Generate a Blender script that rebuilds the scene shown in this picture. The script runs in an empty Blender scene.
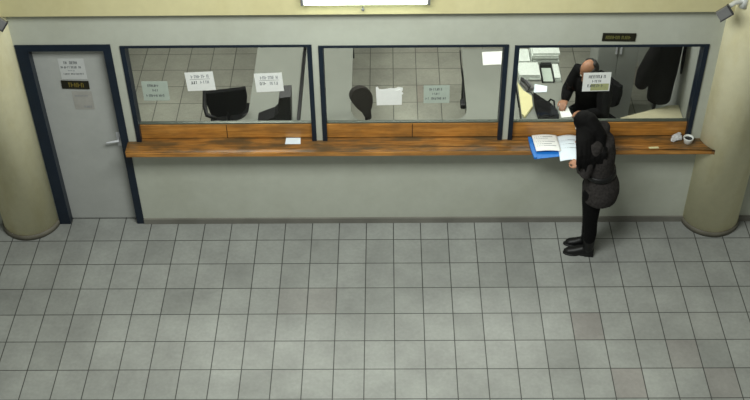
import bpy, bmesh, math, random
from mathutils import Vector, Matrix
random.seed(7)
SC = bpy.context.scene
COL = SC.collection
PI = math.pi

# ------------------------------------------------------------------ helpers
class MB:
    """collects shapes and links them as ONE mesh object"""
    def __init__(s): s.v = []; s.f = []; s.sm = []
    def add(s, vs, fs, smooth=False):
        o = len(s.v); s.v += [tuple(v) for v in vs]
        for f in fs: s.f.append([o + i for i in f]); s.sm.append(smooth)
        return s
    def box(s, x0, x1, y0, y1, z0, z1, M=None, b=0.0):
        if b > 0:
            bm = bmesh.new(); bmesh.ops.create_cube(bm, size=1)
            for v in bm.verts:
                v.co = Vector(((x0 + x1) / 2 + v.co.x * (x1 - x0), (y0 + y1) / 2 + v.co.y * (y1 - y0), (z0 + z1) / 2 + v.co.z * (z1 - z0)))
            bmesh.ops.bevel(bm, geom=bm.edges[:], offset=b, segments=2, affect='EDGES', profile=0.6)
            bm.verts.index_update()
            vs = [v.co.copy() for v in bm.verts]; fs = [[v.index for v in f.verts] for f in bm.faces]; bm.free()
        else:
            vs = [Vector(p) for p in ((x0, y0, z0), (x1, y0, z0), (x1, y1, z0), (x0, y1, z0), (x0, y0, z1), (x1, y0, z1), (x1, y1, z1), (x0, y1, z1))]
            fs = [(0, 3, 2, 1), (4, 5, 6, 7), (0, 1, 5, 4), (1, 2, 6, 5), (2, 3, 7, 6), (3, 0, 4, 7)]
        if M: vs = [M @ v for v in vs]
        return s.add(vs, fs)
    def prism(s, poly, z0, z1, M=None):
        n = len(poly)
        a = sum(poly[i][0] * poly[(i + 1) % n][1] - poly[(i + 1) % n][0] * poly[i][1] for i in range(n))
        if a < 0: poly = poly[::-1]
        vs = [Vector((x, y, z0)) for x, y in poly] + [Vector((x, y, z1)) for x, y in poly]
        fs = [list(range(n))[::-1], list(range(n, 2 * n))] + [(i, (i + 1) % n, n + (i + 1) % n, n + i) for i in range(n)]
        if M: vs = [M @ v for v in vs]
        return s.add(vs, fs)
    def loft(s, rings, n=24):
        """rings: (centre, axis a, axis b) ellipses, capped at both ends"""
        vs = []; fs = []
        for c, a, b in rings:
            c, a, b = Vector(c), Vector(a), Vector(b)
            for k in range(n):
                t = 2 * PI * k / n; vs.append(c + a * math.cos(t) + b * math.sin(t))
        m = len(rings)
        for i in range(m - 1):
            for k in range(n):
                fs.append((i * n + k, i * n + (k + 1) % n, (i + 1) * n + (k + 1) % n, (i + 1) * n + k))
        fs.append(list(range(n))[::-1]); fs.append([(m - 1) * n + k for k in range(n)])
        return s.add(vs, fs, True)
    def tube(s, pts, r, n=14, round_ends=True):
        pts = [Vector(p) for p in pts]
        rr = list(r) if hasattr(r, '__len__') else [r] * len(pts)
        rings = []; up = None
        for i, p in enumerate(pts):
            d = (pts[min(i + 1, len(pts) - 1)] - pts[max(i - 1, 0)])
            d = d.normalized() if d.length > 1e-9 else Vector((0, 0, 1))
            if up is None: up = Vector((0, 0, 1)) if abs(d.z) < .9 else Vector((1, 0, 0))
            a = d.cross(up)
            if a.length < 1e-4: a = d.cross(Vector((0, 1, .3)))
            a.normalize(); b = d.cross(a).normalized(); up = -b if False else a.cross(d)
            if round_ends and i == 0:
                rings.append((p - d * rr[0] * .8, a * rr[0] * .45, b * rr[0] * .45)); rings.append((p - d * rr[0] * .45, a * rr[0] * .85, b * rr[0] * .85))
            rings.append((p, a * rr[i], b * rr[i]))
            if round_ends and i == len(pts) - 1:
                rings.append((p + d * rr[i] * .45, a * rr[i] * .85, b * rr[i] * .85)); rings.append((p + d * rr[i] * .8, a * rr[i] * .45, b * rr[i] * .45))
        return s.loft(rings, n)
    def cyl(s, c, r, z0, z1, n=48, r1=None):
        r1 = r if r1 is None else r1
        return s.loft([((c[0], c[1], z0), (r, 0, 0), (0, r, 0)), ((c[0], c[1], z1), (r1, 0, 0), (0, r1, 0))], n)
    def ball(s, c, ax, ay=None, az=None, n=20, m=12):
        if ay is None: ax, ay, az = Vector((ax, 0, 0)), Vector((0, ax, 0)), Vector((0, 0, ax))
        c, ax, ay, az = Vector(c), Vector(ax), Vector(ay), Vector(az)
        rings = []
        for i in range(m + 1):
            t = -PI / 2 + PI * (i + .15) / (m + .3); rings.append((c + az * math.sin(t), ax * math.cos(t), ay * math.cos(t)))
        return s.loft(rings, n)
    def mesh(s, name):
        me = bpy.data.meshes.new(name); me.from_pydata(s.v, [], s.f); me.update()
        me.polygons.foreach_set('use_smooth', s.sm)
        return me
    def build(s, name, mat, parent=None):
        if parent is not None:                       # shapes are given in the place's own metres
            base = Vector((0, 0, 0)); p = parent
            while p is not None: base += p.location; p = p.parent
            s.v = [tuple(Vector(v) - base) for v in s.v]
        o = bpy.data.objects.new(name, s.mesh(name)); COL.objects.link(o)
        o.data.materials.append(mat)
        if parent is not None: o.parent = parent
        return o
    def fuse(s, name, mat, parent=None, voxel=.007, smooth=2):
        """union of all shapes as one continuous skin"""
        o = s.build(name, mat, parent)
        r = o.modifiers.new('r', 'REMESH'); r.mode = 'VOXEL'; r.voxel_size = voxel; r.use_smooth_shade = True
        if smooth:
            k = o.modifiers.new('k', 'SMOOTH'); k.factor = .5; k.iterations = smooth
        dg = bpy.context.evaluated_depsgraph_get(); dg.update()
        me = bpy.data.meshes.new_from_object(o.evaluated_get(dg))
        o.modifiers.clear(); old = o.data; o.data = me; bpy.data.meshes.remove(old); me.name = name
        if not me.materials: me.materials.append(mat)
        me.polygons.foreach_set('use_smooth', [True] * len(me.polygons))
        return o

def tag(o, label=None, cat=None, group=None, kind=None):
    if label: o['label'] = label
    if cat: o['category'] = cat
    if group: o['group'] = group
    if kind: o['kind'] = kind
    return o
def thing(name, loc, label=None, cat=None, group=None, kind=None):
    o = bpy.data.objects.new(name, None); COL.objects.link(o); o.location = loc; o.empty_display_size = .1
    return tag(o, label, cat, group, kind)
def finish(o, loc, rz=0):
    o.location = loc; o.rotation_euler = (0, 0, rz)

# ------------------------------------------------------------------ materials
def lin(c):
    return tuple(((x / 255) / 12.92 if x / 255 <= .04045 else ((x / 255 + .055) / 1.055) ** 2.4) for x in c) + (1,)
class NT:
    def __init__(s, name):
        s.m = bpy.data.materials.new(name); s.m.use_nodes = True; s.t = s.m.node_tree; s.n = s.t.nodes
        s.b = s.n['Principled BSDF']; s.out = s.n['Material Output']
    def node(s, ty, **k):
        o = s.n.new(ty)
        for a, v in k.items(): setattr(o, a, v)
        return o
    def link(s, a, b): s.t.links.new(a, b)
    def math(s, op, a, b=None, c=None):
        o = s.node('ShaderNodeMath', operation=op)
        for i, x in enumerate((a, b, c)):
            if x is None: continue
            if hasattr(x, 'is_linked'): s.link(x, o.inputs[i])
            else: o.inputs[i].default_value = x
        return o.outputs[0]
    def noise(s, scale, detail=4, vec=None, rough=.55):
        o = s.node('ShaderNodeTexNoise'); o.inputs['Scale'].default_value = scale; o.inputs['Detail'].default_value = detail
        o.inputs['Roughness'].default_value = rough
        if vec is not None: s.link(vec, o.inputs['Vector'])
        return o.outputs['Fac']
    def ramp(s, fac, stops):
        o = s.node('ShaderNodeValToRGB'); e = o.color_ramp.elements
        while len(e) < len(stops): e.new(.5)
        for i, (p, c) in enumerate(stops): e[i].position = p; e[i].color = c
        s.link(fac, o.inputs[0]); return o.outputs[0]
    def mix(s, fac, a, b, blend='MIX'):
        o = s.node('ShaderNodeMix', data_type='RGBA', blend_type=blend)
        for sock, x in ((o.inputs[0], fac), (o.inputs[6], a), (o.inputs[7], b)):
            if hasattr(x, 'is_linked'): s.link(x, sock)
            else: sock.default_value = x
        return o.outputs[2]
    def pos(s): return s.node('ShaderNodeNewGeometry').outputs['Position']
    def obj(s): return s.node('ShaderNodeTexCoord').outputs['Object']
    def bump(s, h, strength=.2, dist=.01):
        o = s.node('ShaderNodeBump'); o.inputs['Strength'].default_value = strength; o.inputs['Distance'].default_value = dist
        s.link(h, o.inputs['Height']); s.link(o.outputs[0], s.b.inputs['Normal'])
def plain(name, c, rough=.6, var=.12, scale=8, metal=0.0, bump=0.0, spec=.4):
    t = NT(name); f = t.noise(scale, 5, t.obj()); c = lin(c)
    lo = tuple(x * (1 - var) for x in c[:3]) + (1,); hi = tuple(min(1, x * (1 + var)) for x in c[:3]) + (1,)
    t.link(t.ramp(f, [(.3, lo), (.7, hi)]), t.b.inputs['Base Color'])
    t.b.inputs['Roughness'].default_value = rough; t.b.inputs['Metallic'].default_value = metal
    t.b.inputs['Specular IOR Level'].default_value = spec
    if bump: t.bump(t.noise(scale * 12, 3, t.obj()), bump, .004)
    return t.m
TX, X0, TY = .267964, .0568, .33
def tiles(name, x0, y0, base, grout, spread, gw=.0062, rough=.42):
    t = NT(name); sp = t.node('ShaderNodeSeparateXYZ'); t.link(t.pos(), sp.inputs[0])
    u = t.math('DIVIDE', t.math('SUBTRACT', sp.outputs[0], x0), TX); v = t.math('DIVIDE', t.math('SUBTRACT', sp.outputs[1], y0), TY)
    cid = t.node('ShaderNodeCombineXYZ'); t.link(t.math('FLOOR', u), cid.inputs[0]); t.link(t.math('FLOOR', v), cid.inputs[1])
    wn = t.node('ShaderNodeTexWhiteNoise', noise_dimensions='3D'); t.link(cid.outputs[0], wn.inputs['Vector'])
    def edge(w, size):
        fr = t.math('FRACT', w); d = t.math('MINIMUM', fr, t.math('SUBTRACT', 1.0, fr))
        return t.math('MULTIPLY', d, size)
    d = t.math('MINIMUM', edge(u, TX), edge(v, TY))
    mr = t.node('ShaderNodeMapRange', interpolation_type='SMOOTHSTEP'); t.link(d, mr.inputs[0])
    mr.inputs[1].default_value = gw * .3; mr.inputs[2].default_value = gw; mr.inputs[3].default_value = 1; mr.inputs[4].default_value = 0
    b = lin(base); lo = tuple(x * (1 - spread) for x in b[:3]) + (1,); hi = tuple(x * (1 + spread * .6) for x in b[:3]) + (1,)
    warm = (b[0] * .95, b[1] * .88, b[2] * .88, 1)
    c = t.ramp(wn.outputs['Value'], [(0, lo), (.12, b), (.75, hi), (.95, b), (1, warm)])
    c = t.mix(.7, c, t.ramp(t.noise(1.7, 6, t.pos(), .65), [(.3, (.66, .655, .655, 1)), (.7, (1.16, 1.17, 1.15, 1))]), 'MULTIPLY')
    c = t.mix(.5, c, t.ramp(t.noise(30, 4, t.pos()), [(.3, (.86, .86, .86, 1)), (.7, (1.1, 1.1, 1.1, 1))]), 'MULTIPLY')
    c = t.mix(mr.outputs[0], c, lin(grout))
    t.link(c, t.b.inputs['Base Color']); t.b.inputs['Roughness'].default_value = rough; t.b.inputs['Specular IOR Level'].default_value = .35
    t.bump(t.math('SUBTRACT', 1.0, mr.outputs[0]), .35, .003)
    return t.m
def wood(name, c1, c2, c3, dirt, rough=.35):
    t = NT(name); mp = t.node('ShaderNodeMapping'); t.link(t.pos(), mp.inputs[0]); mp.inputs['Scale'].default_value = (.9, 14, 16)
    g = t.noise(3.0, 8, mp.outputs[0], .62)
    c = t.ramp(g, [(.28, lin(c1)), (.5, lin(c2)), (.74, lin(c3))])
    mp2 = t.node('ShaderNodeMapping'); t.link(t.pos(), mp2.inputs[0]); mp2.inputs['Scale'].default_value = (1.6, 5, 5)
    p = t.ramp(t.noise(1.7, 5, mp2.outputs[0], .6), [(.42, (0, 0, 0, 1)), (.6, (1, 1, 1, 1))])
    c = t.mix(t.math('MULTIPLY', p, .75), c, lin(dirt))
    t.link(c, t.b.inputs['Base Color']); t.b.inputs['Roughness'].default_value = rough
    t.bump(g, .15, .002)
    return t.m
def plaster(name, base, stain, lo=.45, hi=.75, amt=.6, sc=(1, 1, 1), scale=1.3, rough=.75):
    t = NT(name); mp = t.node('ShaderNodeMapping'); t.link(t.pos(), mp.inputs[0]); mp.inputs['Scale'].default_value = sc
    f = t.ramp(t.noise(scale, 6, mp.outputs[0], .6), [(lo, (0, 0, 0, 1)), (hi, (1, 1, 1, 1))])
    c = t.mix(t.math('MULTIPLY', f, amt), lin(base), lin(stain))
    c = t.mix(.5, c, t.ramp(t.noise(14, 4, t.pos()), [(.3, (.93, .93, .93, 1)), (.7, (1.04, 1.04, 1.04, 1))]), 'MULTIPLY')
    t.link(c, t.b.inputs['Base Color']); t.b.inputs['Roughness'].default_value = rough; t.b.inputs['Specular IOR Level'].default_value = .25
    t.bump(t.noise(60, 3, t.pos()), .12, .003)
    return t.m
def glassy():
    t = NT('window glass'); t.n.remove(t.b)
    tr = t.node('ShaderNodeBsdfTransparent'); tr.inputs[0].default_value = (.955, .975, .955, 1)
    gl = t.node('ShaderNodeBsdfGlossy'); gl.inputs['Roughness'].default_value = .03
    fr = t.node('ShaderNodeFresnel'); fr.inputs[0].default_value = 1.22
    mx = t.node('ShaderNodeMixShader'); t.link(fr.outputs[0], mx.inputs[0]); t.link(tr.outputs[0], mx.inputs[1]); t.link(gl.outputs[0], mx.inputs[2])
    t.link(mx.outputs[0], t.out.inputs[0]); return t.m
def emit(name, c, strength):
    t = NT(name); t.b.inputs['Base Color'].default_value = lin(c); t.b.inputs['Emission Color'].default_value = lin(c)
    t.b.inputs['Emission Strength'].default_value = strength; return t.m

M = dict(
    floor=tiles('grey hall floor tiles', X0, -.2996, (149, 151, 147), (58, 58, 56), .12),
    ofloor=tiles('grey office floor tiles', X0 + .016, -.35, (164, 164, 152), (84, 84, 78), .08, .006),
    wall=plaster('off white wall paint', (190, 193, 180), (174, 176, 160)),
    base=plain('grey skirting tile', (120, 118, 110), .5, .15, 4),
    beam=plaster('cream yellow paint', (214, 206, 160), (200, 190, 140), sc=(1.5, 1, .3)),
    pillar=plaster('cream yellow pillar paint', (240, 234, 198), (206, 192, 132), .5, .85, .7, sc=(2, 2, .7), scale=1.6),
    ring=plain('dark dusty pillar skirting', (104, 100, 88), .6, .2, 6),
    navy=plain('navy blue frame paint', (20, 32, 46), .4, .2, 5),
    rail=plain('dull aluminium rail', (84, 90, 80), .4, .1, 5, .3),
    door=plaster('grey door paint', (178, 180, 176), (166, 168, 164), amt=.6),
    counter=wood('worn varnished counter wood', (76, 54, 26), (148, 100, 46), (188, 134, 68), (66, 62, 46)),
    board=wood('orange sill wood', (136, 90, 36), (190, 130, 58), (208, 152, 80), (140, 98, 50)),
    glass=glassy(),
    paper=plain('white paper', (240, 242, 238), .8, .03, 20), paperb=plain('bluish white paper', (226, 238, 246), .8, .03, 20),
    paperg=plain('pale green tinted paper', (176, 188, 176), .8, .04, 20), ream=plain('copier paper stack', (208, 216, 208), .8, .1, 60),  # on the notices the dim green of glass is painted into the paper
    ink=plain('grey black ink', (92, 96, 98), .8, .1, 30), inkl=plain('faded grey ink', (146, 150, 154), .8, .1, 30),
    inko=plain('olive highlighter', (176, 180, 128), .8, .1, 30),
    black=plain('black plastic', (20, 20, 22), .45, .2, 9), signb=plain('black sign plate', (30, 28, 14), .4, .2, 9),
    gold=plain('dull gold lettering', (120, 106, 44), .5, .1, 20), olive=plain('dim olive lettering', (112, 110, 60), .5, .1, 20),
    fabric=plain('black chair fabric', (13, 13, 14), .9, .25, 40, bump=.3, spec=.15), brownf=plain('dark brown chair fabric', (42, 38, 34), .9, .25, 40, bump=.3),
    desk=plain('light grey desk laminate', (126, 129, 121), .45, .05, 5), deskside=plain('dark grey desk panel', (60, 64, 62), .6, .1, 5),
    beige=plain('beige laminate', (190, 184, 154), .5, .06, 5), manila=plain('manila card', (206, 200, 152), .8, .05, 12),
    owall=plaster('grey office wall', (150, 154, 148), (138, 140, 134)), oceil=plaster('office ceiling', (205, 205, 200), (195, 195, 190)),
    cabinet=plain('pale grey metal cabinet', (150, 154, 148), .45, .05, 3), metal=plain('satin steel', (216, 218, 222), .3, .05, 10, .15),
    whitep=plain('white plastic', (224, 226, 222), .4, .05, 10), greyp=plain('grey plastic', (112, 112, 112), .5, .1, 10), dgrey=plain('dark grey plastic', (52, 52, 54), .5, .1, 10),
    wrap=plain('crumpled clear wrapper', (200, 200, 200), .3, .2, 25), blue=plain('bright blue folder card', (34, 120, 205), .45, .08, 10),
    skin=plain('skin', (176, 128, 100), .55, .06, 30), skin2=plain('tanned skin', (150, 108, 82), .55, .08, 30), lips=plain('lips', (140, 80, 72), .5, .05, 30),
    eye=plain('eye white', (220, 216, 208), .3, .03, 30), iris=plain('dark iris', (30, 22, 18), .3, .1, 30),
    hair=plain('black hair', (7, 6, 6), .75, .4, 60, bump=.3, spec=.15), hair2=plain('short dark hair', (26, 23, 20), .6, .3, 60, bump=.5),
    coat=plain('charcoal wool coat', (50, 47, 46), .95, .4, 45, bump=.5, spec=.15), belt=plain('black belt leather', (12, 12, 13), .5, .2, 20),
    trousers=plain('black trousers', (9, 9, 10), .9, .2, 30, spec=.15), boots=plain('black boot leather', (10, 10, 11), .5, .2, 30),
    jacket=plain('black jacket cloth', (12, 12, 13), .9, .3, 30, bump=.3, spec=.15), hung=plain('black hung coat cloth', (12, 11, 11), .95, .3, 25, bump=.4, spec=.15),
    lamp=emit('fluorescent diffuser', (238, 255, 238), 5.0),
)

# ------------------------------------------------------------------ setting
FX = 7.5                                               # half width of the hall that is built
f = MB().box(-FX, FX, -13, .12, -.1, 0).build('floor', M['floor']); tag(f, kind='structure')
f = MB().box(-4.2, 2.95, .12, 4.6, -.1, 0).build('floor_office', M['ofloor']); tag(f, kind='structure')
WY, WB = -.04, .12
W = [(-2.348, -.660), (-.603, 1.072), (1.124, 2.825)]
DL, DR, DT = -3.271, -2.428, 2.12
ZC, ZT = 1.035, 2.09
ZTS = (2.104, 2.092, 2.082)                                  # counter top, window head
w = MB()
w.box(-FX, DL, WY, WB, 0, 5.2)                         # left of the door
w.box(DL, DR, WY, WB, DT, 5.2)                         # over the door
w.box(DR, W[0][0], WY, WB, 0, 5.2)
w.box(W[0][0], W[2][1], WY, WB, 0, ZC - .05)           # under the counter
w.box(W[0][1], W[1][0], WY, WB, ZC - .05, 5.2); w.box(W[1][1], W[2][0], WY, WB, ZC - .05, 5.2)
for (a, b), zt in zip(W, ZTS): w.box(a, b, WY, WB, zt, 5.2)
w.box(W[2][1], FX, WY, WB, 0, 5.2)
tag(w.build('wall_front', M['wall']), kind='structure')
tag(MB().box(-FX, FX, WY - .085, WY, 2.462, 5.2).build('trim_1', M['beam']), 'cream yellow beam running over the white counter wall', kind='structure')
b = MB(); b.box(DR + .002, 2.93, WY - .02, WY, 0, .062); tag(b.build('baseboard_front', M['base']), kind='structure')
b = MB(); b.box(3.46, FX, WY - .02, WY, 0, .062); tag(b.build('baseboard_right', M['base']), kind='structure')
# office shell behind the counter
tag(MB().box(-4.2, 2.95, 4.6, 4.72, 0, 2.7).build('wall_back', M['owall']), kind='structure')
tag(MB().box(-4.32, -4.2, .12, 4.72, 0, 2.7).build('wall_left', M['owall']), kind='structure')
tag(MB().box(2.95, 3.07, .12, 4.72, 0, 2.7).build('wall_right', M['owall']), kind='structure')
tag(MB().box(-4.32, 3.07, .12, 4.72, 2.7, 2.8).build('ceiling', M['oceil']), kind='structure')
# pillars
PC = {}
for nm, cx, lab in (('left', -3.555, 'round cream pillar at the left beside the grey door'), ('right', 3.195, 'round cream pillar at the right end of the wooden counter')):
    p = thing('pillar', (cx, -.005, 0), lab, kind='structure'); PC[nm] = cx
    MB().cyl((cx, -.005), .275, 0, 5.2, 64).build('shaft', M['pillar'], p)
    MB().cyl((cx, -.005), .287, 0, .055, 64).build('base_ring', M['ring'], p)

# door
d = thing('door_1', ((DL + DR) / 2, 0, 0), 'grey door in a navy blue frame left of the counter', kind='structure')
fr = MB()
fr.box(DL, DL + .107, WY - .012, .11, 0, DT); fr.box(DR - .07, DR, WY - .012, .11, 0, DT); fr.box(DL + .107, DR - .07, WY - .012, .11, DT - .064, DT)
fr.build('door_frame', M['navy'], d)
MB().box(DL + .107, DR - .07, .035, .08, .006, DT - .064, b=.003).build('door_leaf', M['door'], d)
h = MB(); h.tube([(-2.535, .036, 1.02), (-2.535, -.012, 1.02)], .011, 10); h.tube([(-2.53, -.016, 1.022), (-2.57, -.02, 1.018), (-2.645, -.016, 1.0)], [.011, .0105, .009], 10)
h.box(-2.558, -2.512, .03, .036, .93, 1.09, b=.002)
h.build('door_handle', M['metal'], d)

# windows
for i, (x0, x1) in enumerate(W):
    lab = ['left counter window with a navy blue frame', 'middle counter window with a navy blue frame', 'right counter window with a navy blue frame'][i]
    wn = thing('window_%d' % (i + 1), ((x0 + x1) / 2, 0, ZC), lab, kind='structure')
    fr = MB(); a, c = .042, WY - .012; ZT = ZTS[i]
    fr.box(x0, x0 + a, c, .07, ZC, ZT); fr.box(x1 - a, x1, c, .07, ZC, ZT); fr.box(x0 + a, x1 - a, c, .07, ZT - .02, ZT)
    fr.build('window_frame', M['navy'], wn)
    MB().box(x0, x1, WY, .1195, ZC - .0495, ZC - .0005).build('sill', M['counter'], wn)
    MB().box(x0 + a, x1 - a, .004, .042, 1.197, 1.210, b=.002).build('bottom_rail', M['rail'], wn)
    MB().box(x0 + a, x1 - a, .020, .026, 1.210, ZT - .02).build('window_pane', M['glass'], wn)
    xm = [-1.50, .235, 1.98][i]
    for q0, q1 in ((x0 + a, xm - .003), (xm + .003, x1 - a)):
        MB().box(q0 - .0025, q1 + .0025, -.004, .036, ZC + .009, 1.197, b=.003).build('sill_board', M['board'], wn)
    MB().box(xm - .003, xm + .003, -.006, -.0042, ZC + .009, 1.197).build('joint_strip', M['black'], wn)
# counter
poly = [(-2.436, -.208), (3.035, -.216)]
for k in range(7):
    t = math.radians(234 - k * 8.5)
    poly.append((3.195 + .279 * math.cos(math.radians(232 - 8 * k)), -.005 + .279 * math.sin(math.radians(232 - 8 * k))))
poly += [(-2.436, WY - .0005)]
c = thing('service_counter', (.3, -.1, ZC - .05), 'long worn varnished wooden counter shelf under the three windows', 'counter')
MB().prism(poly, ZC - .05, ZC).build('counter_top', M['counter'], c)
MB().box(-2.43, 3.0, -.219, -.2085, ZC - .046, ZC - .004, b=.002).build('front_edge', M['board'], c)
poly = [(3.464, -.06), (3.44, -.21), (4.6, -.21), (4.6, WY - .0005), (3.475, WY - .0005)]
tag(MB().prism(poly, ZC - .05, ZC).build('counter_shelf', M['counter']), 'dark wooden counter end at the right edge beyond the right pillar', 'counter')

# light on the beam
l = thing('wall_light', (-.178, -.125, 2.60), 'bright fluorescent light box on the cream beam over the middle window', 'light')
MB().box(-.72, .367, -.158, -.125, 2.60, 2.86, b=.006).build('housing', M['whitep'], l)
MB().box(-.695, .342, -.212, -.158, 2.604, 2.856, b=.012).build('diffuser', M['lamp'], l)
for xa in (-.719, .344): MB().box(xa, xa + .022, -.214, -.158, 2.60, 2.86, b=.004).build('end_cap', M['greyp'], l)
k = MB(); k.tube([(-.2, -.124, 2.535), (-.2, -.15, 2.53)], .007, 10); k.ball((-.2, -.155, 2.528), .014)
tag(k.build('beam_hook', M['greyp']), 'small grey hook on the cream beam just under the light box', 'hook')
# floodlights on the pillars
def floodlight(loc, rot, wall_pt, label):
    s = thing('floodlight', loc, label, 'light', 'floodlights on the pillars')
    R = Matrix.Translation(loc) @ Matrix.Rotation(rot, 4, 'Y') @ Matrix.Rotation(math.radians(-25), 4, 'X') @ Matrix.Scale(.74, 4)
    MB().box(-.072, .072, -.055, .03, -.055, .055, R, .006).build('housing', M['greyp'], s)
    m = MB(); m.box(.072, .088, -.06, .035, -.06, .06, R, .003); m.box(-.078, .088, -.06, .035, -.067, -.055, R, .003); m.build('rim', M['dgrey'], s)
    m = MB(); p = R @ Vector((.02, .03, .02)); q = Vector(wall_pt)
    m.tube([p, (p + q) / 2 + Vector((0, 0, .03)), q], .02, 10); m.cyl((q.x, q.y), .035, q.z - .05, q.z + .05, 16)
    m.build('bracket', M['whitep'], s)
floodlight((2.80, -.30, 2.562), math.radians(-38), (2.985, -.19, 2.60), 'small grey box floodlight on a white bracket at the top of the right pillar')
floodlight((-3.262, -.28, 2.505), math.radians(38), (-3.385, -.222, 2.56), 'grey box floodlight mostly cut off by the left edge on the left pillar')

# ------------------------------------------------------------------ sheets, signs and their print
def glyphs(mb, x0, x1, zc, h, M4, solid=.5, depth=.0006, words=None):
    """a row of small illegible letter-like marks from x0 to x1, height h"""
    x = x0; lw = h * .16; cw = h * .62; words = words or [6, 4]
    wi = 0; cnt = 0
    while x + cw <= x1 + 1e-6:
        def st(a, b, c, e): mb.box(a, b, -depth, 0, c, e, M4)
        z0, z1 = zc - h / 2, zc + h / 2; k = random.randrange(6)
        if k in (0, 1, 2, 3): st(x, x + lw, z0, z1)
        if k in (1, 2, 4): st(x + lw, x + cw * .8, z1 - lw, z1)
        if k in (0, 2, 3): st(x + lw, x + cw * .8, zc - lw / 2, zc + lw / 2)
        if k in (1, 3, 5): st(x + cw * .8 - lw, x + cw * .8, z0, z1)
        if k in (4, 5): st(x + cw * .35, x + cw * .35 + lw, z0, z1 - lw)
        if k in (2, 5): st(x, x + cw * .7, z0, z0 + lw)
        x += cw; cnt += 1
        if cnt >= words[wi % len(words)]: x += cw * .6; cnt = 0; wi += 1
def sheet(name, quad, y, label, cat, mat, rows, group=None, th=.0012, ink='ink', sub='printed_line'):
    """quad: x,z of top-left, top-right, bottom-right, bottom-left on the plane y"""
    cx = sum(q[0] for q in quad) / 4; cz = sum(q[1] for q in quad) / 4
    tl, tr, br, bl = quad
    wd = (tr[0] - tl[0] + br[0] - bl[0]) / 2; ht = (tl[1] - bl[1] + tr[1] - br[1]) / 2
    ang = math.atan2(tr[1] - tl[1] + br[1] - bl[1], 2 * wd)
    M4 = Matrix.Translation((cx, y, cz)) @ Matrix.Rotation(-ang, 4, 'Y')
    s = thing(name, (cx, y, cz - ht / 2), label, cat, group)
    MB().box(-wd / 2, wd / 2, -th, 0, -ht / 2, ht / 2, M4).build('paper' if name == 'paper_notice' else 'plate', mat, s)
    MT = Matrix.Translation((cx, y - th, cz)) @ Matrix.Rotation(-ang, 4, 'Y')
    by = {}
    for r in rows:
        xa, xb, zf, hf = r[:4]; key = r[4] if len(r) > 4 else ink
        mb = by.setdefault((key, len(by)), MB())
        if hf < .02: mb.box(-wd / 2 + wd * xa, -wd / 2 + wd * xb, -.0006, 0, ht / 2 - ht * zf - .0015, ht / 2 - ht * zf + .0015, MT)
        elif len(r) > 5: mb.box(-wd / 2 + wd * xa, -wd / 2 + wd * xb, -.0003, 0, ht / 2 - ht * (zf + hf / 2), ht / 2 - ht * (zf - hf / 2), MT)
        else: glyphs(mb, -wd / 2 + wd * xa, -wd / 2 + wd * xb, ht / 2 - ht * zf, ht * hf, MT)
    for (k, n), mb in by.items(): mb.build(sub if k != 'inko' else 'highlight', M[k], s)
    return s
GF, GI = .0198, .0275                                   # front face / just behind the glass
R3 = [(.22, .68, .22, .13), (.36, .62, .47, .11), (.12, .88, .74, .13)]
R2 = [(.2, .85, .24, .17, 'inkl'), (.14, .86, .385, .01), (.16, .46, .55, .16), (.5, .86, .55, .16, 'inkl')]
sheet('paper_notice', [(-2.233, 1.68), (-1.997, 1.68), (-1.988, 1.465), (-2.227, 1.465)], GF, 'glass-tinted green sheet with three printed lines at the left end of the left window', 'notice', M['paperg'], R3, 'notices on the glass')
sheet('paper_notice', [(-1.821, 1.775), (-1.567, 1.782), (-1.561, 1.583), (-1.819, 1.565)], GF, 'white printed sheet on the left window just above the black armchair', 'notice', M['paper'], R2, 'notices on the glass')
sheet('paper_notice', [(-1.19, 1.757), (-.946, 1.765), (-.94, 1.565), (-1.198, 1.55)], GF, 'white printed sheet on the left window above the black monitor', 'notice', M['paper'], R2, 'notices on the glass')
sheet('paper_notice', [(.328, 1.615), (.564, 1.615), (.579, 1.42), (.34, 1.415)], GF, 'pale glass-tinted sheet with three printed lines in the middle window right of the torn sheet', 'notice', M['paperg'], [(.22, .78, .22, .13), (.34, .64, .47, .11), (.08, .27, .74, .13), (.3, .9, .74, .13)], 'notices on the glass')
sheet('paper_notice', [(1.766, 1.745), (2.018, 1.745), (2.024, 1.545), (1.779, 1.535)], GF, 'white printed sheet on the right window in front of the seated clerk', 'notice', M['paper'],
      [(.3, .96, .78, .36, 'inko', 1), (.2, .85, .22, .16), (.34, .68, .46, .13), (.18, .82, .7, .15)], 'notices on the glass')
# torn blank sheet
t = thing('torn_paper', (.02, GF, 1.39), 'blank white torn sheet with a ragged top corner on the middle window', 'paper')
MX = Matrix.Translation((0, GF, 0)) @ Matrix.Rotation(PI / 2, 4, 'X')
pl = [(-.095, 1.395), (.135, 1.40), (.137, 1.50), (.115, 1.535), (.145, 1.565), (.142, 1.592), (.105, 1.60), (.07, 1.585), (.03, 1.588), (-.03, 1.575), (-.07, 1.577), (-.085, 1.605), (-.102, 1.60)]
MB().prism(pl, 0, .0012, MX).build('paper', M['paper'], t)
MB().prism([(.083, 1.562), (.125, 1.505), (.148, 1.53), (.118, 1.575)], .0013, .006, MX).build('folded_corner', M['paper'], t)
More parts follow.
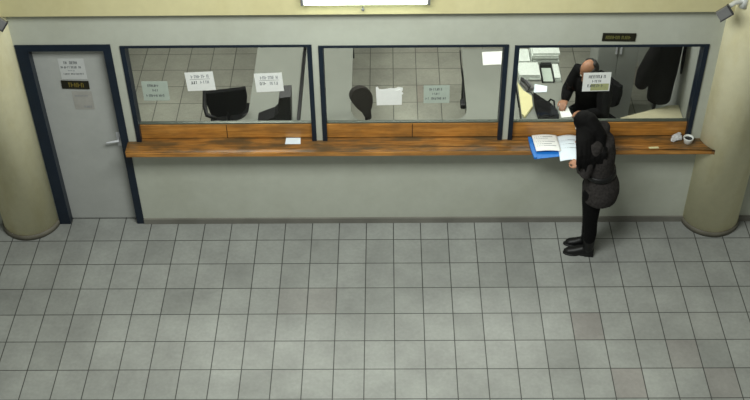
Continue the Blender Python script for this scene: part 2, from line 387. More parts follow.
# door notices
DF = .0335
sheet('paper_notice', [(-2.95, 1.925), (-2.715, 1.922), (-2.712, 1.70), (-2.945, 1.70)], DF, 'white sheet with a few printed lines at the top of the grey door', 'notice', plain('worn white paper', (196, 198, 196), .8, .05, 10), [(.18, .34, .2, .13), (.42, .78, .2, .13), (.06, .88, .42, .1), (.3, .6, .58, .05, 'inkl'), (.12, .92, .74, .07)], 'notices on the door')
sheet('door_sign', [(-2.965, 1.69), (-2.71, 1.68), (-2.71, 1.592), (-2.955, 1.60)], DF - .004, 'small black sign with gold letters on the grey door', 'sign', M['signb'], [(.06, .16, .5, .55, 'gold'), (.22, .93, .5, .55, 'gold')], None, .004, 'gold', 'lettering')
sheet('paper_notice', [(-2.885, 1.565), (-2.705, 1.565), (-2.705, 1.36), (-2.885, 1.36)], DF, 'faded greyish sheet under the black sign on the grey door', 'notice', plain('faded paper', (166, 164, 158), .85, .12, 9), [(.1, .8, .25, .06, 'inkl'), (.45, .95, .85, .1, 'inkl')], 'notices on the door')
sheet('wall_sign', [(1.882, 2.205), (2.172, 2.198), (2.166, 2.118), (1.874, 2.124)], WY - .001, 'narrow black sign with dim olive letters on the white wall over the right window', 'sign', M['signb'], [(.1, .95, .5, .42, 'olive')], None, .008, 'olive', 'lettering')

# ------------------------------------------------------------------ things on the counter
Z = ZC + .0005
def flat(name, poly, z, th, label, cat, mat, group=None):
    o = MB().prism(poly, z, z + th).build(name, mat); return tag(o, label, cat, group)
flat('paper_slip', [(-.95, .0 - .005), (-.815, -.005), (-.81, -.095), (-.955, -.095)], Z, .004, 'small white slip of paper on the counter below the left window', 'paper', M['paperb'])
s = thing('blue_folder', (1.45, -.16, Z), 'bright blue folder sticking out over the counter edge under the open papers', 'folder')
MB().prism([(1.318, -.03), (1.575, -.02), (1.60, -.30), (1.347, -.34), (1.325, -.2)], Z, Z + .004).build('back_cover', M['blue'], s)
MB().prism([(1.318, -.03), (1.345, -.03), (1.372, -.335), (1.347, -.338), (1.325, -.2)], Z + .004, Z + .02).build('spine', M['blue'], s)
def curved_sheet(name, x0, x1, y0, y1, zf, label, group, mat, shear=0, rows=()):
    nu, nv = 10, 14; vs = []; fs = []
    for th in (0, .0015):
        for j in range(nv + 1):
            for i in range(nu + 1):
                u, v = i / nu, j / nv; vs.append((x0 + (x1 - x0) * u + shear * v, y0 + (y1 - y0) * v, zf(u, v) + th))
    N = (nu + 1) * (nv + 1)
    for j in range(nv):
        for i in range(nu):
            a = j * (nu + 1) + i; q = [a, a + 1, a + nu + 2, a + nu + 1]; fs.append([N + k for k in q]); fs.append(q[::-1])
    for i in range(nu):
        fs.append((i, i + 1, N + i + 1, N + i)); a = nv * (nu + 1) + i; fs.append((a + 1, a, N + a, N + a + 1))
    for j in range(nv):
        a = j * (nu + 1); fs.append((a + nu + 1, a, N + a, N + a + nu + 1)); a += nu; fs.append((a, a + nu + 1, N + a + nu + 1, N + a))
    s = thing(name, ((x0 + x1) / 2, (y0 + y1) / 2, Z), label, 'paper', group)
    MB().add(vs, fs, True).build('paper', mat, s)
    for (a, b, v, h) in rows:
        mb = MB()
        p = x0 + (x1 - x0) * a + shear * v; y = y0 + (y1 - y0) * v
        n = 9
        for k in range(n):
            xa = p + (x1 - x0) * (b - a) * k / n; u = a + (b - a) * k / n
            mb.box(xa, xa + (x1 - x0) * (b - a) / n, y - h / 2, y + h / 2, zf(u, v) + .0016, zf(u, v) + .0022)
        mb.build('printed_line', M['inkl'], s)
    return s
curved_sheet('document', 1.352, 1.585, -.012, -.25, lambda u, v: Z + .0225 + .012 * math.sin(PI * u) * (1 - .3 * v), 'open white printed document lying on the blue folder', 'papers on the counter', M['paper'], .02,
             [(.08, .8, .15, .008), (.08, .6, .25, .006), (.1, .85, .45, .006), (.1, .7, .58, .006), (.1, .85, .7, .006)])
curved_sheet('document', 1.59, 1.80, -.012, -.40, lambda u, v: Z + .008 + .02 * math.sin(PI * min(1, u)) + .03 * max(0, v - .5), 'bluish white sheet held by the standing woman at the counter edge', 'papers on the counter', M['paperb'], -.015,
             [(.1, .85, .2, .006), (.1, .7, .35, .006), (.15, .85, .5, .006)])
# small white cup and crumpled wrapper at the right end
cu = thing('white_cup', (2.795, -.105, Z), 'small white cup with dark contents at the foot of the right window frame', 'cup')
m = MB(); rings = []
for z, r in ((0, .032), (.004, .036), (.05, .046), (.062, .048), (.062, .041), (.03, .037)): rings.append(((2.795, -.105, Z + z), (r, 0, 0), (0, r, 0)))
m.loft(rings, 28); m.build('bowl', M['whitep'], cu)
MB().cyl((2.795, -.105), .0375, Z + .0305, Z + .045, 24).build('contents', M['black'], cu)
m = MB(); m.ball((2.70, -.06, Z + .03), (.05, .01, 0), (-.01, .034, .006), (0, .004, .026), 14, 9); m.ball((2.665, -.085, Z + .022), (.026, 0, .006), (0, .024, 0), (0, 0, .02), 12, 7); m.ball((2.72, -.035, Z + .045), (.022, 0, 0), (0, .02, 0), (0, 0, .018), 10, 6)
m.v = [(x + random.uniform(-.005, .005), y + random.uniform(-.005, .005), max(Z, z + random.uniform(-.005, .005))) for x, y, z in m.v]
m.sm = [False] * len(m.sm); tag(m.build('crumpled_wrapper', M['wrap']), 'crumpled white wrapper on the counter left of the white cup', 'wrapper')
flat('paper_scrap', [(2.42, -.17), (2.51, -.165), (2.515, -.19), (2.425, -.195)], Z, .003, 'thin pale scrap of paper near the counter edge left of the crumpled wrapper', 'paper', M['manila'])

# ------------------------------------------------------------------ office furniture
ZD = .75
def desk(sx0, sx1, rx0, rx1, side, yfar, label):
    """L shaped desk: strip along the window, return going back, rounded inner corner; side=-1 strip runs left of the return"""
    s = thing('office_desk', ((rx0 + rx1) / 2, .9, 0), label, 'desk', 'L shaped office desks')
    y0, y1, r = .14, .62, .2; p = []
    if side < 0:
        p = [(sx0, y0), (rx1, y0), (rx1, yfar), (rx0, yfar)] + [(rx0 - r + r * math.cos(t), y1 + r - r * math.sin(t)) for t in [PI / 2 * k / 8 for k in range(9)]] + [(sx0, y1)]
    else:
        p = [(sx1, y0), (rx0, y0), (rx0, yfar), (rx1, yfar)] + [(rx1 + r - r * math.cos(t), y1 + r - r * math.sin(t)) for t in [PI / 2 * k / 8 for k in range(9)]] + [(sx1, y1)]
    MB().prism(p, ZD - .03, ZD).build('desktop', M['desk'], s)
    MB().box(rx0 + .02, rx1 - .02, yfar - .06, yfar - .03, 0, ZD - .03).build('end_panel', M['deskside'], s)
    MB().box(min(sx0, rx0) + .04, max(sx1, rx1) - .04, y0 + .02, y0 + .04, .1, ZD - .03).build('modesty_panel', M['deskside'], s)
    xe = sx0 + .01 if side < 0 else sx1 - .04
    MB().box(xe, xe + .03, y0 + .06, y1 - .04, 0, ZD - .03).build('end_panel', M['deskside'], s)
    return s
desk(-2.29, -.905, -1.40, -.905, -1, 2.9, 'light grey L shaped desk behind the left window under the black monitor')
desk(-.868, .18, -.868, -.365, 1, 2.9, 'light grey L shaped desk seen at the left end of the middle window')
desk(.20, 1.325, .805, 1.325, -1, 1.9, 'light grey desk at the right of the middle window with one paper sheet')
desk(1.345, 2.27, 1.345, 1.825, 1, 1.9, 'grey L shaped desk covered in paper stacks behind the right window')
tag(MB().box(-.899, -.874, .16, 1.87, 0, .77).build('gap_shade_panel', M['black']), 'thin black panel filling the shaded gap between the two grey desks at the left', 'gap panel')  # black board keeps the desk gap dark, standing in for its shade
# paper on the desks
flat('desk_paper', [(1.024, 1.834), (1.25, 1.85), (1.242, 1.605), (1.018, 1.589)], ZD + .0005, .004, 'single white sheet at the back of the desk in the middle window', 'paper', M['paper'])
def stack(x0, x1, y0, y1, h, label, n=7):
    m = MB()
    for k in range(n):
        a, b2 = random.uniform(-.008, .008), random.uniform(-.008, .008)
        m.box(x0 + a, x1 + a, y0 + b2, y1 + b2, ZD + .0005 + h * k / n, ZD + .0005 + h * (k + .93) / n)
    return tag(m.build('paper_stack', M['ream']), label, 'paper stack', 'paper stacks on the clerk desk')
stack(1.535, 1.815, 1.60, 1.86, .14, 'tallest white paper stack at the back right of the clerk desk', 6)
stack(1.385, 1.515, 1.57, 1.80, .06, 'white paper stack at the back left corner of the clerk desk', 4)
stack(1.375, 1.59, 1.30, 1.53, .07, 'wide white paper stack in front of the back left stack on the clerk desk', 5)
stack(1.745, 1.805, 1.28, 1.53, .05, 'narrow white paper stack at the right edge of the clerk desk', 4)
s = thing('document_tray', (1.675, 1.40, ZD), 'dark rimmed document tray with a grey sheet between the white paper stacks', 'tray')
m = MB(); m.box(1.61, 1.735, 1.26, 1.55, ZD + .0005, ZD + .006); m.box(1.61, 1.618, 1.26, 1.55, ZD + .006, ZD + .04); m.box(1.727, 1.735, 1.26, 1.55, ZD + .006, ZD + .04); m.box(1.618, 1.727, 1.51, 1.55, ZD + .006, ZD + .06)
m.build('tray', M['black'], s); MB().box(1.622, 1.723, 1.265, 1.505, ZD + .0065, ZD + .02).build('sheet', M['paperg'], s)
flat('loose_sheet', [(1.53, 1.24), (1.655, 1.20), (1.64, 1.10), (1.505, 1.09)], ZD + .0005, .004, 'loose white sheet in the middle of the clerk desk', 'paper', M['paperb'])
flat('writing_paper', [(1.725, .90), (1.82, .87), (1.85, .68), (1.74, .66)], ZD + .0005, .004, 'white sheet under the hand of the seated clerk', 'paper', M['paper'])
s = thing('card_folder', (1.36, .95, ZD), 'large beige card folder lying on the desk at the left edge of the right window', 'folder')
pl = [(1.355, 1.235), (1.40, 1.10), (1.475, 1.0), (1.47, .83), (1.375, .655), (1.35, .70)]
MB().prism(pl, ZD + .0005, ZD + .02).build('cover', M['manila'], s)
MB().prism([(x - .004, y + .003) for x, y in pl], ZD + .02, ZD + .028).build('flap', M['manila'], s)
s = thing('desk_phone', (1.43, 1.15, ZD), 'grey desk telephone with a dark cord behind the beige folder', 'telephone')
R = Matrix.Translation((1.445, 1.19, ZD + .001)) @ Matrix.Rotation(math.radians(25), 4, 'Z')
MB().box(-.04, .04, -.08, .08, 0, .04, R, .006).build('base', M['greyp'], s)
m = MB(); m.tube([R @ Vector((-.02, -.075, .06)), R @ Vector((-.02, 0, .075)), R @ Vector((-.02, .075, .06))], [.018, .013, .018], 10); m.build('handset', M['dgrey'], s)
m = MB(); m.tube([R @ Vector((-.02, -.085, .05)), (1.43, 1.08, ZD + .02), (1.47, 1.04, ZD + .045), (1.485, 1.01, ZD + .03)], .006, 8); m.build('cord', M['black'], s)
# black bag on the desk
s = thing('black_bag', (1.58, .78, ZD), 'black bag slumped on the desk between the beige folder and the clerk', 'bag')
m = MB(); m.prism([(1.49, 1.02), (1.55, .94), (1.64, .83), (1.70, .72), (1.71, .63), (1.66, .62), (1.50, .62), (1.485, .80)], ZD + .001, ZD + .07)
m.ball((1.58, .78, ZD + .07), (.08, -.06, 0), (.03, .06, 0), (0, 0, .035)); m.fuse('pouch', M['fabric'], s, .01, 6)
m = MB(); m.tube([(1.60, .80, ZD + .07), (1.64, .82, ZD + .115), (1.67, .79, ZD + .115), (1.675, .74, ZD + .06)], .01, 8); m.build('handle', M['fabric'], s)
# cable along the desk edge
s = thing('power_cable', (.80, 1.0, ZD), 'thin black cable with a plug hanging along the edge of the middle window desk', 'cable')
m = MB(); m.tube([(.79, 1.88, .745), (.787, 1.5, .744), (.79, 1.2, .742), (.786, 1.0, .744)], .006, 8); m.build('cord', M['black'], s)
m = MB(); m.box(.745, .795, .875, .985, .705, .76, b=.012); m.build('plug', M['black'], s)
# monitor, seen from its edge
s = thing('computer_monitor', (-1.1, .615, ZD), 'black monitor with a wide sloping foot on the desk behind the left window', 'monitor')
XR = Matrix.Translation((-.035, .615, 0)) @ Matrix.Rotation(PI / 2, 4, 'X')
MB().prism([(-.995, ZD + .02), (-1.035, 1.0), (-1.01, 1.125), (-.90, 1.135), (-.915, ZD + .02)], -.10, .10, XR).build('screen_panel', M['black'], s)
MB().prism([(-1.25, ZD + .001), (-1.25, ZD + .055), (-1.08, ZD + .13), (-1.0, ZD + .22), (-.92, ZD + .16), (-.92, ZD + .001)], -.09, .09, XR).build('foot', M['black'], s)
MB().box(-1.195, -1.18, .517, .527, ZD + .075, ZD + .085).build('button', M['whitep'], s)

def chair(label, kind):
    s = thing('office_chair', (0, 0, 0), label, 'chair', 'office chairs behind the counter')
    fab = M['brownf'] if kind == 'leaf' else M['fabric']
    m = MB(); m.box(-.21, .21, -.2, .23, .43, .5, b=.03); m.build('seat', fab, s)     # chair faces +Y, its back is at -Y
    if kind == 'leaf':
        pl = []
        for k in range(28):
            t = 2 * PI * k / 28; zz = math.sin(t); pl.append((.105 * math.cos(t) * (1 + .38 * zz) , .91 + .175 * zz + (-.07 if zz < -.8 else 0)))
        pl = [(x - .26 * (.88 - z), z) for x, z in pl]
        m = MB(); m.prism(pl, -.02, .03, Matrix.Translation((0, -.22, 0)) @ Matrix.Rotation(PI / 2, 4, 'X')); m.build('backrest', fab, s)
    else:
        n = 9; vs = []; rings = []
        outline = [(-.20, .99), (-.205, .86), (-.18, .74), (-.11, .69), (.13, .71), (.19, .78), (.208, .92), (.20, 1.02)]
        if kind == 'plain': outline = [(x * .8, z - .14) for x, z in outline]
        m = MB(); m.prism(outline, -.03, .03, Matrix.Translation((0, -.24, 0)) @ Matrix.Rotation(PI / 2, 4, 'X')); m.fuse('backrest', fab, s, .009, 5)
    q = -.06 if kind == 'leaf' else 0
    m = MB(); m.tube([(0, -.1, .43), (q, -.26, .46), (q, -.275, .62), (q * .6, -.245, .8)], .018, 10); m.build('back_support', M['black'], s)
    if kind == 'arms':
        for sx in (-1, 1):
            m = MB(); m.tube([(sx * .14, -.24, .66), (sx * .22, -.2, .67), (sx * .25, -.05, .675), (sx * .258, .2, .685)], [.018, .02, .022, .018], 10)
            m.tube([(sx * .254, .08, .67), (sx * .25, .07, .5), (sx * .19, .05, .44)], .016, 10); m.build('armrest', M['black'], s)
    m = MB(); m.cyl((0, 0), .03, .12, .43, 16); m.build('gas_column', M['black'], s)
    for k in range(5):
        t = 2 * PI * k / 5 + .3; c, si = math.cos(t), math.sin(t)
        m = MB(); m.tube([(.02 * c, .02 * si, .13), (.25 * c, .25 * si, .075)], [.022, .014], 8); lg = m.build('leg', M['black'], s)
        m = MB(); m.ball((.25 * c, .25 * si, .033), .03, n=12, m=8); m.build('caster', M['black'], lg)
    return s
c1 = chair('black armchair turned away behind the left window', 'arms'); finish(c1, (-1.63, 1.06, 0), math.radians(5))
c2 = chair('dark chair with an oval backrest left of the torn sheet', 'leaf'); finish(c2, (-.145, .56, 0), math.radians(205))
c3 = chair('black swivel chair under the seated clerk', 'plain'); finish(c3, (2.10, 1.03, 0), math.radians(128))
# cabinet, table, coats at the right
s = thing('metal_cabinet', (2.41, 1.7, 0), 'tall pale grey cabinet behind the seated clerk', 'cabinet')
MB().box(2.20, 2.62, 1.52, 1.9, 0, 1.8).build('body', M['cabinet'], s)
for a, b2 in ((2.203, 2.408), (2.412, 2.617)):
    dr = MB().box(a, b2, 1.5, 1.519, .05, 1.78, b=.003).build('cabinet_door', M['cabinet'], s)
    hx = b2 - .03 if a < 2.3 else a + .015
    MB().box(hx, hx + .015, 1.485, 1.4995, .95, 1.1).build('handle', M['metal'], dr)
s = thing('side_table', (2.6, .4, 0), 'beige corner table with a slanting edge at the right end of the right window', 'table')
MB().prism([(2.30, .15), (2.325, .66), (2.85, .862), (2.944, .862), (2.944, .15)], ZD - .03, ZD).build('table_top', M['beige'], s)
for x, y in ((2.34, .18), (2.36, .62), (2.9, .18), (2.9, .8)): MB().box(x, x + .035, y, y + .035, 0, ZD - .03).build('leg', M['dgrey'], s)
s = thing('coat_stand', (2.76, 1.08, 0), 'dark coat stand by the right office wall behind the beige table', 'coat stand')
m = MB(); m.cyl((2.76, 1.08), .018, .03, 1.72, 16); m.build('pole', M['dgrey'], s)
m = MB(); m.cyl((2.76, 1.08), .16, 0, .03, 32, .15); m.build('base', M['dgrey'], s)
for t in (200, 250, 320): 
    a = math.radians(t); m = MB(); m.tube([(2.76, 1.08, 1.66), (2.76 + .06 * math.cos(a), 1.08 + .06 * math.sin(a), 1.66), (2.76 + .1 * math.cos(a), 1.08 + .1 * math.sin(a), 1.71)], .009, 8); m.build('hook', M['dgrey'], s)
s = thing('hanging_coat', (2.73, .93, .78), 'long black coat hanging over the beige table at the right', 'coat')
m = MB()
m.loft([((2.76, .95, 1.64), (.05, 0, 0), (0, .05, 0)), ((2.755, .94, 1.56), (.11, 0, 0), (0, .08, 0)), ((2.755, .93, 1.40), (.135, 0, 0), (0, .10, 0)), ((2.75, .93, 1.1), (.135, 0, 0), (0, .11, 0)), ((2.745, .92, .95), (.125, 0, 0), (0, .11, 0)), ((2.745, .92, .79), (.12, 0, 0), (0, .115, 0))], 28)
m.tube([(2.70, .93, 1.52), (2.62, .91, 1.30), (2.56, .90, 1.12), (2.54, .89, 1.0)], [.07, .085, .085, .07], 16)
m.fuse('coat_body', M['hung'], s, .012, 4)
m = MB(); m.loft([((2.76, .93, 1.665), (.06, 0, .01), (0, .055, 0)), ((2.76, .925, 1.62), (.085, 0, .01), (0, .075, 0)), ((2.76, .92, 1.585), (.08, 0, 0), (0, .08, 0))], 20); m.build('collar', M['hung'], s)
m = MB(); m.tube([(2.927, .95, 1.47), (2.925, .95, 1.35), (2.928, .95, 1.2), (2.932, .95, 1.08)], [.012, .018, .017, .010], 10)
tag(m.build('hanging_scarf', M['hung']), 'narrow black scarf hanging on the office wall right of the long black coat', 'scarf')

# ------------------------------------------------------------------ people
def V(*a): return Vector(a)
def hand(m, wrist, d, n, side=1, curl=.7, scale=1.0):
    """palm, four bent fingers and a thumb: d points along the hand, n out of the back of the hand"""
    d = d.normalized(); n = (n - d * n.dot(d)).normalized(); s = d.cross(n) * side
    k = scale; pc = wrist + d * .045 * k
    m.ball(pc, s * .038 * k, n * .016 * k, d * .052 * k, 14, 9)
    for i, (o, L) in enumerate(((-.028, .062), (-.0095, .074), (.0095, .069), (.027, .054))):
        b = wrist + d * .082 * k + s * o * k; p = [b - d * .02 * k, b]; a = .25
        for seg in (.45, .32, .25):
            a += curl * .45; p.append(p[-1] + (d * math.cos(a) - n * math.sin(a)) * L * seg * k)
        m.tube(p, [.009 * k, .0088 * k, .008 * k, .0074 * k, .0064 * k], 10)
    b = wrist + d * .025 * k - s * .028 * k
    m.tube([b, b - s * .022 * k + d * .02 * k - n * .006 * k, b - s * .028 * k + d * .05 * k - n * .016 * k, b - s * .018 * k + d * .072 * k - n * .022 * k], [.012 * k, .011 * k, .009 * k, .0075 * k], 10)
def head(m, c, f, up, k=1.0):
    f = f.normalized(); up = (up - f * up.dot(f)).normalized(); s = f.cross(up)
    P = lambda a, b, z: c + f * a * k + s * b * k + up * z * k
    m.ball(P(-.012, 0, .035), s * .072 * k, f * .092 * k, up * .088 * k, 24, 14)      # skull
    m.ball(P(.018, 0, -.03), s * .058 * k, f * .066 * k, up * .085 * k, 24, 14)       # face
    m.ball(P(.052, 0, -.092), s * .03 * k, f * .028 * k, up * .024 * k, 14, 8)        # chin
    m.tube([P(.076, 0, .012), P(.095, 0, -.018), P(.103, 0, -.034)], [.009 * k, .012 * k, .015 * k], 10)  # nose
    m.ball(P(.072, 0, .03), s * .05 * k, f * .014 * k, up * .012 * k, 14, 8)          # brow
    for q in (-1, 1):
        m.ball(P(-.012, q * .074, -.012), f * .018 * k, s * .010 * k, up * .03 * k, 12, 8)   # ear
        m.ball(P(.06, q * .034, -.035), s * .02 * k, f * .02 * k, up * .022 * k, 12, 8)      # cheek
    return P
def face_parts(P, k, root, skin, up, f, s):
    for q in (-1, 1):
        e = MB(); e.ball(P(.079, q * .03, .006), .0115 * k, n=12, m=8); eo = e.build('eye', M['eye'], root)
        e = MB(); e.ball(P(.0885, q * .03, .006), .0045 * k, n=10, m=6); e.build('iris', M['iris'], eo)
    e = MB(); e.ball(P(.080, 0, -.063), s * .023 * k, f * .008 * k, up * .007 * k, 14, 8); e.build('mouth', M['lips'], root)

# --- the woman standing at the counter
w = thing('person', (1.95, -.47, 0), 'standing woman with long black hair and belted charcoal coat leaning over the counter', 'person')
f = V(-.90, .43, 0).normalized(); sd = V(-f.y, f.x, 0)        # facing, and her left
def el(c, a, b, tilt=0): return (c, f * a + V(0, 0, tilt), sd * b)
SL, SR = V(1.845, -.52, 1.315), V(1.955, -.25, 1.33)
EL, HL = V(1.77, -.585, 1.05), V(1.745, -.475, 1.065)
ER, HR = V(1.97, -.14, 1.15), V(1.87, -.135, 1.115)
hl, hr = V(1.88, -.545, .80), V(1.895, -.405, .80)
kl, kr = V(1.90, -.535, .45), V(1.905, -.415, .45)
al, ar = V(1.92, -.525, .09), V(1.915, -.40, .09)
nb = V(1.86, -.375, 1.365); hc = V(1.765, -.325, 1.42)
hf = (f + V(0, 0, -.75)).normalized()
m = MB()
m.loft([el(V(1.922, -.475, .78), .10, .13), el(V(1.947, -.475, .88), .11, .145), el(V(1.930, -.455, 1.02), .085, .115), el(V(1.935, -.42, 1.2), .095, .135), el(V(1.910, -.39, 1.31), .075, .125), el(V(1.900, -.385, 1.35), .05, .06)], 24)
m.tube([V(1.90, -.385, 1.33), nb, hc + V(.01, 0, -.03)], [.052, .048, .046], 14)
m.tube([SL + V(.03, .07, 0), SL, (SL + EL) / 2, EL, (EL + HL) / 2, HL], [.05, .05, .043, .038, .033, .026], 14)
m.tube([SR + V(-.02, -.07, 0), SR, (SR + ER) / 2, ER, (ER + HR) / 2, HR], [.05, .05, .043, .038, .033, .026], 14)
for a, b2, c in ((hl, kl, al), (hr, kr, ar)):
    m.tube([a, (a + b2) / 2, b2, (b2 + c) / 2 + V(.01, 0, .03), c, c + V(0, 0, -.035)], [.078, .07, .052, .046, .032, .028], 16)
    m.ball(c + V(-.045, .0, -.055), V(-.08, .01, 0), V(0, .024, 0), V(0, 0, .02), 14, 8)
hand(m, HL, V(-.62, .55, .1), V(-.25, -.3, .9), 1, .8, .92)
hand(m, HR, V(-.96, .1, -.12), V(0, .1, 1), -1, .45, .92)
P = head(m, hc, hf, V(-.35, .15, .9), .93)
m.fuse('body', M['skin'], w, .0065, 2)
hu = (V(-.35, .15, .9) - hf * V(-.35, .15, .9).dot(hf)).normalized()
face_parts(P, .93, w, M['skin'], hu, hf, hf.cross(hu))
m = MB()
m.loft([el(V(1.960, -.485, .72), .160, .195, .012), el(V(1.964, -.482, .79), .168, .198), el(V(1.964, -.475, .86), .160, .185), el(V(1.945, -.46, .98), .125, .155), el(V(1.935, -.455, 1.03), .122, .155), el(V(1.930, -.43, 1.17), .128, .172), el(V(1.925, -.40, 1.29), .108, .168), el(V(1.905, -.388, 1.345), .075, .09), el(V(1.892, -.384, 1.375), .062, .066)], 32)
m.tube([SL + V(.04, .08, 0), SL, (SL + EL) / 2, EL, (EL + HL) / 2, HL + (EL - HL) * .12], [.06, .068, .062, .056, .050, .043], 16)
m.tube([SR + V(-.02, -.08, 0), SR, (SR + ER) / 2, ER, (ER + HR) / 2, HR + (ER - HR) * .12], [.06, .066, .062, .056, .050, .043], 16)
m.fuse('coat', M['coat'], w, .009, 3)
m = MB(); m.loft([el(V(1.947, -.461, .972), .128, .160), el(V(1.946, -.461, .974), .137, .169), el(V(1.940, -.457, 1.018), .135, .168), el(V(1.939, -.457, 1.02), .126, .158)], 40); m.build('belt', M['belt'], w)
m = MB()
for a, b2, c in ((hl, kl, al), (hr, kr, ar)):
    m.tube([a, (a + b2) / 2, b2, (b2 + c) / 2 + V(.008, 0, .02), c + V(0, 0, .07)], [.092, .083, .066, .060, .050], 18)
m.fuse('trousers', M['trousers'], w, .008, 3)
for c, toe, nm in ((al, V(-.225, .03, 0), 'boot'), (ar, V(-.19, .03, 0), 'boot')):
    m = MB(); t = toe.normalized(); q = V(-t.y, t.x, 0); b0 = V(c.x, c.y, 0)
    m.tube([c + V(0, 0, .19), c + V(0, 0, .06), c + V(0, 0, 0)], [.058, .052, .05], 16)
    m.loft([(b0 - t * .055 + V(0, 0, .045), q * .026, V(0, 0, .04)), (b0 - t * .03 + V(0, 0, .055), q * .04, V(0, 0, .052)), (b0 + t * .05 + V(0, 0, .055), q * .04, V(0, 0, .053)), (b0 + toe * .55 + V(0, 0, .042), q * .045, V(0, 0, .040)), (b0 + toe * .85 + V(0, 0, .034), q * .042, V(0, 0, .030)), (b0 + toe + V(0, 0, .026), q * .02, V(0, 0, .018))], 18)
    bo = m.fuse(nm, M['boots'], w, .007, 3)
    m = MB(); m.box(-.055, .03, -.034, .034, .0, .03, Matrix.Translation(b0) @ Matrix.Rotation(math.atan2(-t.y, -t.x) + PI, 4, 'Z')); 
    m.loft([(b0 + toe * .2 + V(0, 0, .0005), q * .03, t * .05), (b0 + toe * .2 + V(0, 0, .012), q * .03, t * .05)], 16)
    m.loft([(b0 + toe * .66 + V(0, 0, .0005), q * .042, t * .085), (b0 + toe * .66 + V(0, 0, .014), q * .042, t * .085)], 20); m.build('sole', M['black'], bo)
# hair: cap and long strands falling over the near shoulder
m = MB()
hs = hf.cross(hu)
m.ball(hc - hf * .022 + hu * .035, hs * .092, hf * .098, hu * .10, 24, 14)
m.ball(hc - hf * .045 - hu * .02, hs * .082, hf * .07, hu * .10, 20, 12)
rnd = random.Random(3)
m.tube([hc - hf * .06 + hu * .03, V(1.85, -.40, 1.42), V(1.895, -.43, 1.375), V(1.90, -.50, 1.26), V(1.90, -.56, 1.17)], [.08, .075, .066, .045, .02], 16)
for k in range(34):
    u = k / 33; a = math.radians(-8 + 205 * u)
    st = hc + hs * (-.078 * math.cos(a)) - hf * (.085 * math.sin(a) - .01) + hu * .01
    end = V(1.72 + .235 * u + rnd.uniform(-.012, .012), -.62 + .05 * u + rnd.uniform(-.01, .01), 1.14 + .08 * u + rnd.uniform(-.05, .05))
    mid = V(1.70 + .25 * u, -.60 + .10 * u, 1.28) + V(rnd.uniform(-.01, .01), rnd.uniform(-.01, .01), 0)
    m.tube([hc + hu * .09 - hf * .02 + hs * (-.03 * math.cos(a)), st, (st + mid) / 2 + V(-.005, -.02, .015), mid, (mid + end) / 2 + V(rnd.uniform(-.012, .012), -.008, 0), end], [.022, .03, .032, .03, .024, .007], 8)
m.fuse('hair', M['hair'], w, .008, 1)

# --- the seated clerk behind the glass
c = thing('person', (2.06, .98, 0), 'seated clerk in a black jacket writing at a desk behind the right window', 'person')
f = V(-.8, -.6, 0).normalized(); sd = V(-f.y, f.x, 0)          # sd = his left
hip = V(2.10, 1.02, .56)
SL = V(2.16, .76, 1.04); SR = V(1.93, 1.03, 1.07)
ER, HR = V(1.83, .99, .855), V(1.80, .89, .806)
EL, HL = V(2.13, .62, .835), V(1.98, .645, .815)
hc = V(1.99, .845, 1.185); nb = V(2.03, .885, 1.08); up = V(-.25, -.15, 1)
hf = (f + V(0, 0, -.55)).normalized()
m = MB()
m.loft([el(V(2.10, 1.03, .515), .11, .14), el(hip + V(0, 0, .06), .115, .15), el(V(2.09, .98, .75), .11, .145), el(V(2.06, .93, .93), .115, .16), el(V(2.045, .90, 1.03), .09, .15), el(V(2.035, .89, 1.07), .05, .06)], 24)
m.tube([V(2.04, .9, 1.05), nb, hc + V(.01, .01, -.03)], [.058, .056, .054], 14)
m.tube([SL + V(-.05, .05, 0), SL, (SL + EL) / 2, EL, (EL + HL) / 2, HL], [.055, .055, .048, .042, .037, .029], 14)
m.tube([SR + V(.05, -.05, 0), SR, (SR + ER) / 2, ER, (ER + HR) / 2, HR], [.055, .055, .048, .042, .037, .029], 14)
for q in (-1, 1):
    h0 = hip + sd * .085 * q; kn = h0 + f * .30 + V(0, 0, -.02); an = kn + V(.03, .04, -.46)
    m.tube([h0, (h0 + kn) / 2, kn, (kn + an) / 2, an], [.085, .078, .06, .052, .04], 16)
    m.ball(an + f * .07 + V(0, 0, -.04), f * .12, sd * .042, V(0, 0, .035), 14, 8)
hand(m, HR, V(-.35, -.9, -.08), V(0, 0, 1), -1, .55)
hand(m, HL, V(-.95, .2, -.05), V(0, 0, 1), 1, .5)
P = head(m, hc, hf, up, 1.0)
m.fuse('body', M['skin2'], c, .0065, 2)
hu = (up - hf * up.dot(hf)).normalized(); hs = hf.cross(hu)
face_parts(P, 1.0, c, M['skin2'], hu, hf, hs)
m = MB()                                                         # hair round the sides and back, bare crown
for k in range(22):
    a = math.radians(55 + 250 * k / 21)
    p = hc + hf * (-.012 + .088 * math.cos(a)) + hs * (.074 * math.sin(a)) - V(0, 0, 0)
    m.ball(p + hu * .02, hs * .018, hf * .018, hu * .045, 10, 8)
for k in range(8):
    a = math.radians(130 + 100 * k / 7); m.ball(hc + hf * (-.012 + .075 * math.cos(a)) + hs * .06 * math.sin(a) + hu * .065, hs * .03, hf * .026, hu * .03, 10, 8)
m.fuse('hair', M['hair2'], c, .007, 1)
m = MB()
m.loft([el(V(2.11, 1.03, .50), .15, .185), el(V(2.11, 1.02, .62), .155, .20), el(V(2.095, .98, .75), .15, .20), el(V(2.065, .93, .92), .15, .21), el(V(2.05, .905, 1.02), .12, .185), el(V(2.04, .895, 1.075), .075, .09), el(V(2.033, .885, 1.10), .066, .07)], 30)
m.tube([SL + V(-.06, .06, 0), SL, (SL + EL) / 2, EL, (EL + HL) / 2, HL + (EL - HL) * .1], [.075, .08, .075, .068, .058, .046], 16)
m.tube([SR + V(.06, -.06, 0), SR, (SR + ER) / 2, ER, (ER + HR) / 2, HR + (ER - HR) * .1], [.075, .078, .07, .062, .055, .044], 16)
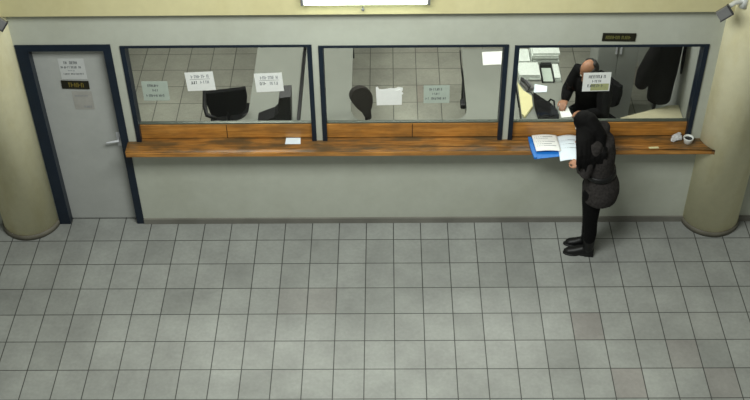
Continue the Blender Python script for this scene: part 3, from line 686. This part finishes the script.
m.fuse('jacket', M['jacket'], c, .009, 3)
m = MB()
for q in (-1, 1):
    h0 = hip + sd * .085 * q; kn = h0 + f * .30 + V(0, 0, -.02); an = kn + V(.03, .04, -.46)
    m.tube([h0, (h0 + kn) / 2, kn, (kn + an) / 2, an + V(0, 0, .03)], [.095, .09, .072, .064, .055], 16)
m.fuse('trousers', M['trousers'], c, .01, 3)
for q in (-1, 1):
    h0 = hip + sd * .085 * q; an = h0 + f * .30 + V(.03, .04, -.48)
    m = MB(); m.ball(an + f * .07 + V(0, 0, -.035), f * .135, sd * .05, V(0, 0, .042), 16, 10); m.build('shoe', M['boots'], c)

# ------------------------------------------------------------------ light
wd = bpy.data.worlds.new('World'); SC.world = wd; wd.use_nodes = True
bg = wd.node_tree.nodes['Background']; bg.inputs[0].default_value = (.86, .90, .82, 1); bg.inputs[1].default_value = .2
def area(name, loc, sx, sy, power, col=(1, 1, 1), rot=(0, 0, 0)):
    L = bpy.data.lights.new(name, 'AREA'); L.shape = 'RECTANGLE'; L.size = sx; L.size_y = sy; L.energy = power; L.color = col
    o = bpy.data.objects.new(name, L); COL.objects.link(o); o.location = loc; o.rotation_euler = rot; return o
area('hall_added_light', (-.25, -2.7, 5.1), 2.8, 1.4, 258, (.96, 1, .955))  # added unseen area light, placed so the floor darkens towards its edges
area('office_lamp_left', (-1.5, 1.7, 2.66), 1.2, .6, 48, (1.0, .985, .94))
area('office_added_fill', (.25, 1.9, 2.66), 1.2, .6, 26, (1.0, .985, .94))  # added fill that brightens the floor behind the middle window
area('office_lamp_right', (1.6, 1.0, 2.66), 1.4, .5, 38, (1.0, .985, .94))

# ------------------------------------------------------------------ camera
cam = bpy.data.cameras.new('camera'); co = bpy.data.objects.new('camera', cam); COL.objects.link(co)
cam.sensor_width = 36; cam.lens = 1150.61863 * 36 / 750; cam.clip_end = 200
fw, rt, dn = V(-.01090292, .75252136, -.65847759), V(.99992707, .00478441, -.01108884), V(-.00519416, -.65855046, -.75251864)
co.matrix_world = Matrix(((rt.x, -dn.x, -fw.x, 0), (rt.y, -dn.y, -fw.y, -8.52844641), (rt.z, -dn.z, -fw.z, 7.71580637), (0, 0, 0, 1)))
SC.camera = co
vs = SC.view_settings; vs.view_transform = 'Standard'; vs.look = 'None'; vs.gamma = 1; vs.use_curve_mapping = False; vs.exposure = 0
